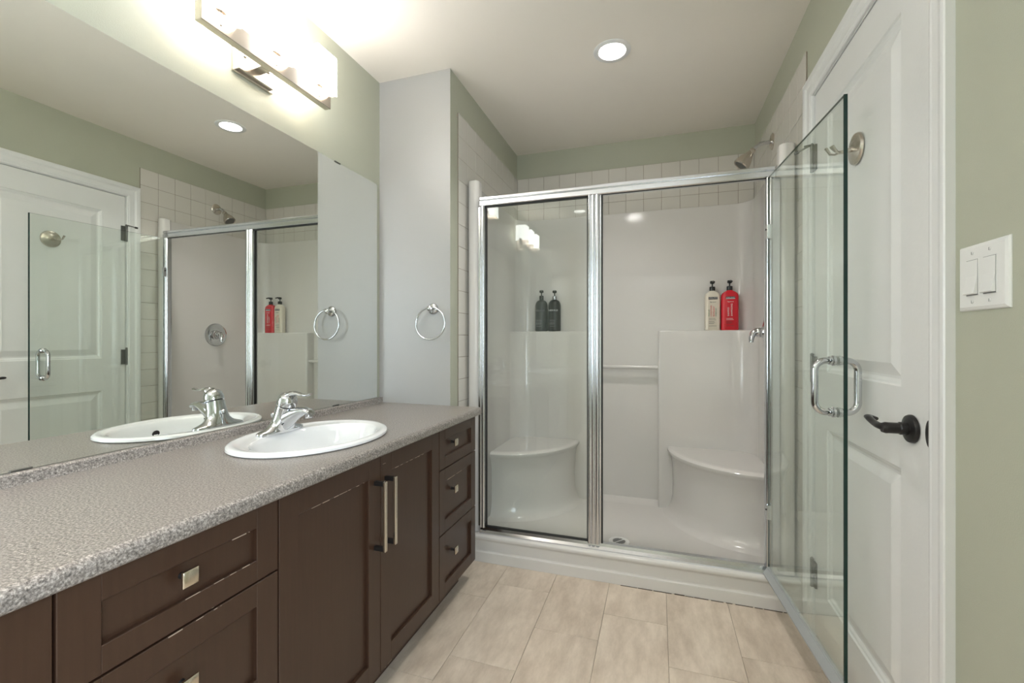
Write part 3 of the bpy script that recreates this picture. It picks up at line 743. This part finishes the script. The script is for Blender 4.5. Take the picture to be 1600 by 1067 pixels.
# curb with its recessed apron
nx, nz = 130, 30; X0, X1 = XJ + .0065, XR - .0065
def ap(x, z):
    e = min(x - (X0 + .012), (X1 - .012) - x); zb = .046 + (.075 * max(0, 1 - e / .085) ** 2.2 if e < .085 else 0)
    s1 = max(0, min(1, (z - zb) / .011)); s1 = s1 * s1 * (3 - 2 * s1)
    s2 = max(0, min(1, (.112 - z) / .014)); s2 = s2 * s2 * (3 - 2 * s2)
    y = 2.086 + .010 * z / .12 + .011 * s1 * s2
    if z > .114: y += .0
    return y
vs = []; rows = [.0005 + (.118 - .0005) * j / nz for j in range(nz + 1)]
for z in rows:
    vs += [(X0 + (X1 - X0) * i / nx, ap(X0 + (X1 - X0) * i / nx, z), z) for i in range(nx + 1)]
ytop = 2.096
for a in (22, 45, 68, 90):
    a = math.radians(a); vs += [(X0 + (X1 - X0) * i / nx, ytop + .009 * (1 - math.cos(a)), .118 + .009 * math.sin(a)) for i in range(nx + 1)]
vs += [(X0 + (X1 - X0) * i / nx, 2.185, CURB) for i in range(nx + 1)]; vs += [(X0 + (X1 - X0) * i / nx, 2.20, .05) for i in range(nx + 1)]
R_ = nz + 1 + 6
b.add(vs, [[j * (nx + 1) + i, j * (nx + 1) + i + 1, (j + 1) * (nx + 1) + i + 1, (j + 1) * (nx + 1) + i] for j in range(R_ - 1) for i in range(nx)], A, True)
b.build('stall_shell', t, auto=True)
b = MB(); mt = Matrix.Translation((DX, DY, FLZ))
b.lathe([(.053, -.004), (.053, .003), (.050, .0042), (.036, .0035), (.034, .0028)], 'white_plastic', 48, mt, cap1=True)
for i in range(-3, 4):
    L_ = math.sqrt(max(0, .032 ** 2 - (i * .0088) ** 2))
    for s_ in (-1, 1):
        m2 = mt @ Matrix.Rotation(math.radians(50), 4, 'Z')
        if L_ > .008: b.box(i * .0088 - .0026, i * .0088 + .0026, .004 if s_ > 0 else -L_, L_ if s_ > 0 else -.004, .0030, .0037, 'print_black', mtx=m2)
b.build('floor_drain', t)
b = MB()
b.tube([(-0.392, 2.950, .945), (0.008, 2.950, .945)], .012, A, 20)
b.build('grab_bar', t)
# dark worn caulk line where the curb meets the floor
b = MB(); x = -.16
while x < XR - .03:
    l = random.uniform(.02, .08); hh = .0022 if .0 < x < .09 else random.uniform(.0003, .0010)
    if x > .12: hh = max(hh, .0008)
    b.box(x, min(x + l, XR - .02), 2.0820, 2.0870, 0, hh + .0004, 'dark_grime'); x += l + random.uniform(0, .012)
b.build('caulk_line', t)['label'] = 'dark worn caulk line at the foot of the curb'

# ------------------------------------------------------------------ shower front frame and fixed pane
HZ0, HZ1, TZ0, TZ1 = 1.807, 1.8565, CURB + .001, 0.157
t = thing('shower_enclosure', ((JL0 + JR1) / 2, YS, CURB), 'bright metal framed shower front with one fixed glass pane', 'shower enclosure')
BA = 'bright_aluminium'
hp = [(YS - .018, HZ0), (YS - .022, HZ0 + .004), (YS - .022, HZ0 + .024), (YS - .015, HZ0 + .029), (YS - .020, HZ0 + .034), (YS - .020, HZ0 + .044), (YS - .014, HZ1), (YS + .016, HZ1), (YS + .020, HZ1 - .006), (YS + .020, HZ0 + .003), (YS + .017, HZ0)]
b = MB(); b.prism(hp, 'x', JL0, JR1 + .006, BA); b.build('header_rail', t)
def ridged(x0, x1, ridges, depth=.018):
    pts = [(x0, YS + depth), (x0, YS - depth + .003)]
    w_ = (x1 - x0)
    for (a, c) in ridges:
        xa, xc = x0 + a * w_, x0 + c * w_
        for k in range(7):
            u = k / 6; pts.append((xa + (xc - xa) * u, YS - depth - .006 * math.sin(PI * u)))
    pts += [(x1, YS - depth + .003), (x1, YS + depth)]
    return pts
b = MB(); b.prism(ridged(JL0, JL1, [(.05, .45), (.52, .95)]), 'z', TZ1, HZ0, BA, smooth=True); b.box(FL + .0005, JL0 + .001, YS - .002, YS + .018, TZ1, HZ0, BA); b.build('wall_jamb', t)
b = MB(); b.prism(ridged(MU0, MU1 - .010, [(.02, .26), (.30, .62), (.64, .98)]), 'z', TZ1 - .004, HZ0, BA, smooth=True)
b.box(MU1 - .010, MU1 - .003, YS - .012, YS + .012, TZ1, HZ0, BA, bev=.001, seg=1); b.build('center_post', t)
b = MB(); b.prism(ridged(JR0, JR1, [(.05, .5), (.5, .95)], .014), 'z', TZ1, HZ0, BA, smooth=True); b.box(JR1 - .001, FR - .0005, YS - .006, YS + .018, TZ1, HZ0, BA)
b.build('wall_jamb', t)
tp = [(YS - .026, TZ0), (YS - .026, TZ0 + .006), (YS - .014, TZ0 + .016), (YS - .011, TZ1), (YS + .014, TZ1), (YS + .020, TZ1 - .010), (YS + .026, TZ0 + .004), (YS + .026, TZ0)]
b = MB(); b.prism(tp, 'x', JL0, JR1, BA); b.build('bottom_track', t)
b = MB(); g = 'clear_glass'
b.box(JL1 - .002, MU0 + .002, YS - .002, YS + .003, TZ1 - .002, HZ0 + .004, g); b.build('fixed_pane', t)
b = MB(); k = 'black_gasket'
for (x0, x1, z0, z1) in ((JL1, JL1 + .005, TZ1, HZ0), (MU0 - .0045, MU0, TZ1, HZ0), (JL1, MU0, TZ1, TZ1 + .005), (JL1, MU0, HZ0 - .005, HZ0), (MU1 - .003, MU1 + .003, TZ1, HZ0)):
    b.box(x0, x1, YS - .008, YS + .008, z0, z1, k)
b.box(MU1, JR0, YS - .016, YS - .012, HZ0 - .004, HZ0, k)
b.build('gasket', t)

# ------------------------------------------------------------------ hinged glass door, standing open
HX, HY = 0.4440, 2.118
ax = Vector((0.052, -0.650, 0)).normalized(); nn = Vector((ax.y, -ax.x, 0))      # nn points to the left of the open door (-x)
LN = 0.656
t = thing('shower_glass_door', (HX, HY, TZ0), 'open frameless green-edged glass shower door with chrome handle', 'shower door')
DM = Matrix(((ax.x, nn.x, 0, HX), (ax.y, nn.y, 0, HY), (0, 0, 1, 0), (0, 0, 0, 1)))      # local x along the door, y to its left
b = MB(); b.box(0.004, LN, -.0035, .0035, .158, 1.802, 'door_glass', mtx=DM)
b.bm.faces.ensure_lookup_table(); gi = b.mi('glass_edge'); 
for f in b.bm.faces:
    f.normal_update()
    if abs(f.normal.dot(nn)) < 0.5: f.material_index = gi
gp = b.build('glass_pane', t, auto=False)
b = MB(); b.box(LN - .0005, LN + .0035, -.0045, .0045, .158, 1.802, 'glass_edge', mtx=DM); b.build('edge_seal', t)['label'] = 'dark green polished glass edge'
b = MB(); b.prism([(-.006, .128), (.020, .132), (.021, .140), (.007, .162), (.006, .166), (-.006, .166)], 'x', .004, LN + .002, 'grey_vinyl', mtx=DM); b.build('bottom_sweep', t)
for zc in (1.575, .395):
    b = MB()
    b.box(-.010, .012, -.008, .008, zc - .030, zc + .030, BA, bev=.001, seg=1, mtx=DM)
    b.lathe([(.004, 0), (.004, .002)], 'dark_bronze', 12, DM @ Matrix.Translation((.000, .009, zc + .010)) @ Matrix.Rotation(-PI / 2, 4, 'X'))
    b.build('hinge', t)
hs = 0.602; ht_, hb_ = 1.060, 0.910; dp = .055; rr = .0095
b = MB()
for sg in (1, -1):
    rc_ = .030; pts = [(hs, sg * .0035, ht_), (hs, sg * (dp - rc_), ht_)]
    pts += [(hs, sg * (dp - rc_ + rc_ * math.sin(a)), ht_ - rc_ + rc_ * math.cos(a)) for a in [PI / 2 * k / 8 for k in range(1, 9)]]
    pts += [(hs, sg * (dp - rc_ + rc_ * math.cos(a)), hb_ + rc_ - rc_ * math.sin(a)) for a in [PI / 2 * k / 8 for k in range(0, 9)]]
    pts += [(hs, sg * .0035, hb_)]
    b.tube(pts, rr, 'chrome', 20, mtx=DM)
    for zc in (ht_, hb_):
        mt = DM @ Matrix.Translation((hs, sg * .0035, zc)) @ Matrix.Rotation(-sg * PI / 2, 4, 'X')
        b.lathe([(.0145, 0), (.0150, .002), (.0150, .006), (.011, .008), (.011, .011), (.0125, .012), (.0125, .015), (.010, .016)], 'chrome', 28, mt)
b.build('pull_handle', t)

# ------------------------------------------------------------------ shower head and valve
fy_, fz_ = 2.580, 2.135
t = thing('showerhead', (XR, fy_, fz_), 'small satin metal shower head on a bent arm above the stall', 'shower head')
b = MB(); mt = Matrix.Translation((XR - .006, fy_, fz_)) @ Matrix.Rotation(-PI / 2, 4, 'Y')
b.lathe([(.041, 0), (.041, .003), (.036, .007), (.020, .011), (.013, .013)], 'brushed_nickel', 36, mt); b.build('flange', t)
b = MB()
b.tube([(XR - .008, fy_, fz_), (XR - .042, fy_, fz_ - .001), (XR - .068, fy_ - .002, fz_ - .008), (XR - .088, fy_ - .004, fz_ - .024), (XR - .098, fy_ - .005, fz_ - .038)], .0105, 'chrome', 18); b.build('shower_arm', t)
b = MB(); mt = Matrix.Translation((XR - .096, fy_ - .005, fz_ - .034)) @ Matrix.Rotation(PI + math.radians(38), 4, 'Y') @ Matrix.Scale(1.18, 4)
b.lathe([(.010, -.004), (.013, 0), (.013, .010), (.011, .012), (.014, .018), (.022, .034), (.029, .050), (.0345, .070), (.0345, .078), (.031, .082), (.028, .079), (.001, .079)], 'brushed_nickel', 40, mt); hdm = b.build('spray_head', t)
b = MB(); b.lathe([(.028, .0785), (.026, .0805), (.001, .0805)], 'hinge_metal', 30, mt); b.build('spray_face', hdm)

vy, vz = 2.555, 1.158
t = thing('shower_valve', (XI1, vy, vz), 'round chrome shower valve with lever on the stall side wall', 'shower valve')
b = MB(); mt = Matrix.Translation((XI1, vy, vz)) @ Matrix.Rotation(-PI / 2, 4, 'Y')
b.lathe([(.088, 0), (.088, .004), (.083, .011), (.066, .016), (.045, .014), (.040, .012), (.034, .012), (.031, .016), (.028, .030), (.024, .034)], 'chrome', 56, mt); b.build('escutcheon', t)
b = MB()
b.lathe([(.024, .030), (.025, .036), (.024, .052), (.018, .060), (.002, .064)], 'chrome', 32, mt)
b.tube([(XI1 - .048, vy, vz + .006), (XI1 - .070, vy - .006, vz - .004), (XI1 - .080, vy - .012, vz - .028), (XI1 - .082, vy - .016, vz - .052)], [.022, .018, .015, .012], 'chrome', 18, flat=.85); b.build('lever', t)

# ------------------------------------------------------------------ bottles on the ledges
def pump(t, x, y, z0, mat, collar, cr, ch, stem, hw, collar_mat=None):
    b = MB(); mt = Matrix.Translation((x, y, z0))
    b.lathe([(cr * .9, 0), (cr, .001), (cr, ch * .9), (cr * .85, ch)], collar_mat or mat, 28, mt); c = b.build('collar', t)
    b = MB()
    b.lathe([(.0038, ch - .001), (.0038, ch + stem)], mat, 14, mt)
    b.lathe([(.008, ch + stem - .003), (hw, ch + stem), (hw, ch + stem + .011), (hw * .8, ch + stem + .015)], mat, 24, mt)
    b.tube([(x, y, z0 + ch + stem + .008), (x + .004, y - .022, z0 + ch + stem + .009), (x + .007, y - .040, z0 + ch + stem + .004)], [.008, .006, .0045], mat, 12)
    b.build('pump', t)
for i, (x, lab, cm) in enumerate(((-0.7545, 'black pump bottle with all-black collar, next to the stall corner', None), (-0.663, 'black pump bottle with a silver collar, right one of the dark pair', 'silver_collar'))):
    y = 2.958; z = LZ
    t = thing('pump_bottle', (x, y, z), lab, 'bottle', 'black pump bottles on the left ledge')
    b = MB(); b.lathe([(.039, 0), (.0415, .003), (.042, .010), (.042, .168), (.0405, .183), (.036, .197), (.028, .207), (.018, .212), (.0135, .215)], 'charcoal_plastic', 40, Matrix.Translation((x, y, z))); bd = b.build('bottle_body', t)
    pump(t, x, y, z + .213, 'black_plastic', None, .0145, .030 if cm is None else .026, .022, .0145, cm)
    rot = (PI / 2, 0, 0)
    text('NEXXUS', 'lettering', bd, (x, y - .0424, z + .139), rot, .0165, 'print_white' if i else 'print_grey', sx=1.0)
    b = MB()
    for q_, (zz, ww) in enumerate(((.075, .022), (.068, .027), (.058, .024), (.052, .024), (.046, .022), (.033, .024))):
        b.box(x - .026, x - .026 + ww + .010, y - .0424, y - .0345, z + zz - .0011, z + zz + .0011, 'print_grey')
    b.build('label_print', bd)
for i, (x, y, w_, body, lab) in enumerate(((0.3175, 2.957, .0430, 'cream_plastic', 'cream pump bottle with red and green lettering, beside the red one'), (0.4130, 2.955, .0480, 'red_plastic', 'red pump bottle with white lettering on the right ledge'))):
    z = LZ
    t = thing('pump_bottle', (x, y, z), lab, 'bottle', 'large pump bottles on the right ledge')
    b = MB(); n = 48
    def rg(hx, hy, z_, p=3.6):
        out = []
        for k in range(n):
            a = 2 * PI * k / n; c, s_ = math.cos(a), math.sin(a)
            out.append((x + math.copysign(abs(c) ** (2 / p), c) * hx, y + math.copysign(abs(s_) ** (2 / p), s_) * hy, z + z_))
        return out
    hy = .028
    b.rings([rg(w_ - .003, hy - .003, 0), rg(w_, hy, .004), rg(w_, hy, .200), rg(w_ - .002, hy - .001, .212), rg(w_ * .86, hy * .9, .222), rg(w_ * .62, hy * .8, .231), rg(.018, .018, .237, 2), rg(.0155, .0155, .241, 2)], body, True, True)
    bd = b.build('bottle_body', t)
    pump(t, x, y, z + .238, 'black_plastic', None, .0165, .027, .020, .013)
    yf = y - hy - .0006; rot = (PI / 2, 0, 0); rv = (PI / 2, -PI / 2, 0)
    b = MB(); b.box(x - .024, x + .026, yf, yf + .0008, z + .186, z + .2005, 'print_black')
    if i: b.box(x - .024, x + .026, yf - .0002, yf + .0008, z + .1865, z + .189, 'print_white')
    b.build('banner', bd)
    text('KIRKLAND', 'lettering', bd, (x + .001, yf - .0005, z + .194), rot, .0095, 'print_white')
    text('Signature', 'lettering', bd, (x + .001, yf - .0002, z + .170), rot, .0090, 'print_white' if i else 'print_black')
    if i:
        text('SHAMPOO', 'lettering', bd, (x - .010, yf - .0002, z + .083), rv, .0135, 'print_white', 'LEFT', sx=.82)
        text('SHAMPOOING', 'lettering', bd, (x + .008, yf - .0002, z + .083), rv, .0135, 'print_white', 'LEFT', sx=.86)
    else:
        text('MOISTURE', 'lettering', bd, (x - .021, yf - .0002, z + .083), rv, .0105, 'print_green', 'LEFT', sx=.85)
        text('CONDITIONER', 'lettering', bd, (x - .009, yf - .0002, z + .083), rv, .0120, 'print_red', 'LEFT', sx=.82)
        text('REVITALISANT', 'lettering', bd, (x + .006, yf - .0002, z + .083), rv, .0120, 'print_red', 'LEFT', sx=.80)
        text('HYDRATANT', 'lettering', bd, (x + .018, yf - .0002, z + .083), rv, .0105, 'print_green', 'LEFT', sx=.80)
    b = MB()
    for zz, ww in ((.070, .036), (.062, .040), (.052, .030), (.046, .034), (.040, .028), (.026, .042)):
        b.box(x - .022, x - .022 + ww, yf, yf + .0006, z + zz - .0008, z + zz + .0008, 'print_white' if i and zz > .055 else 'print_black')
    b.build('label_print', bd)
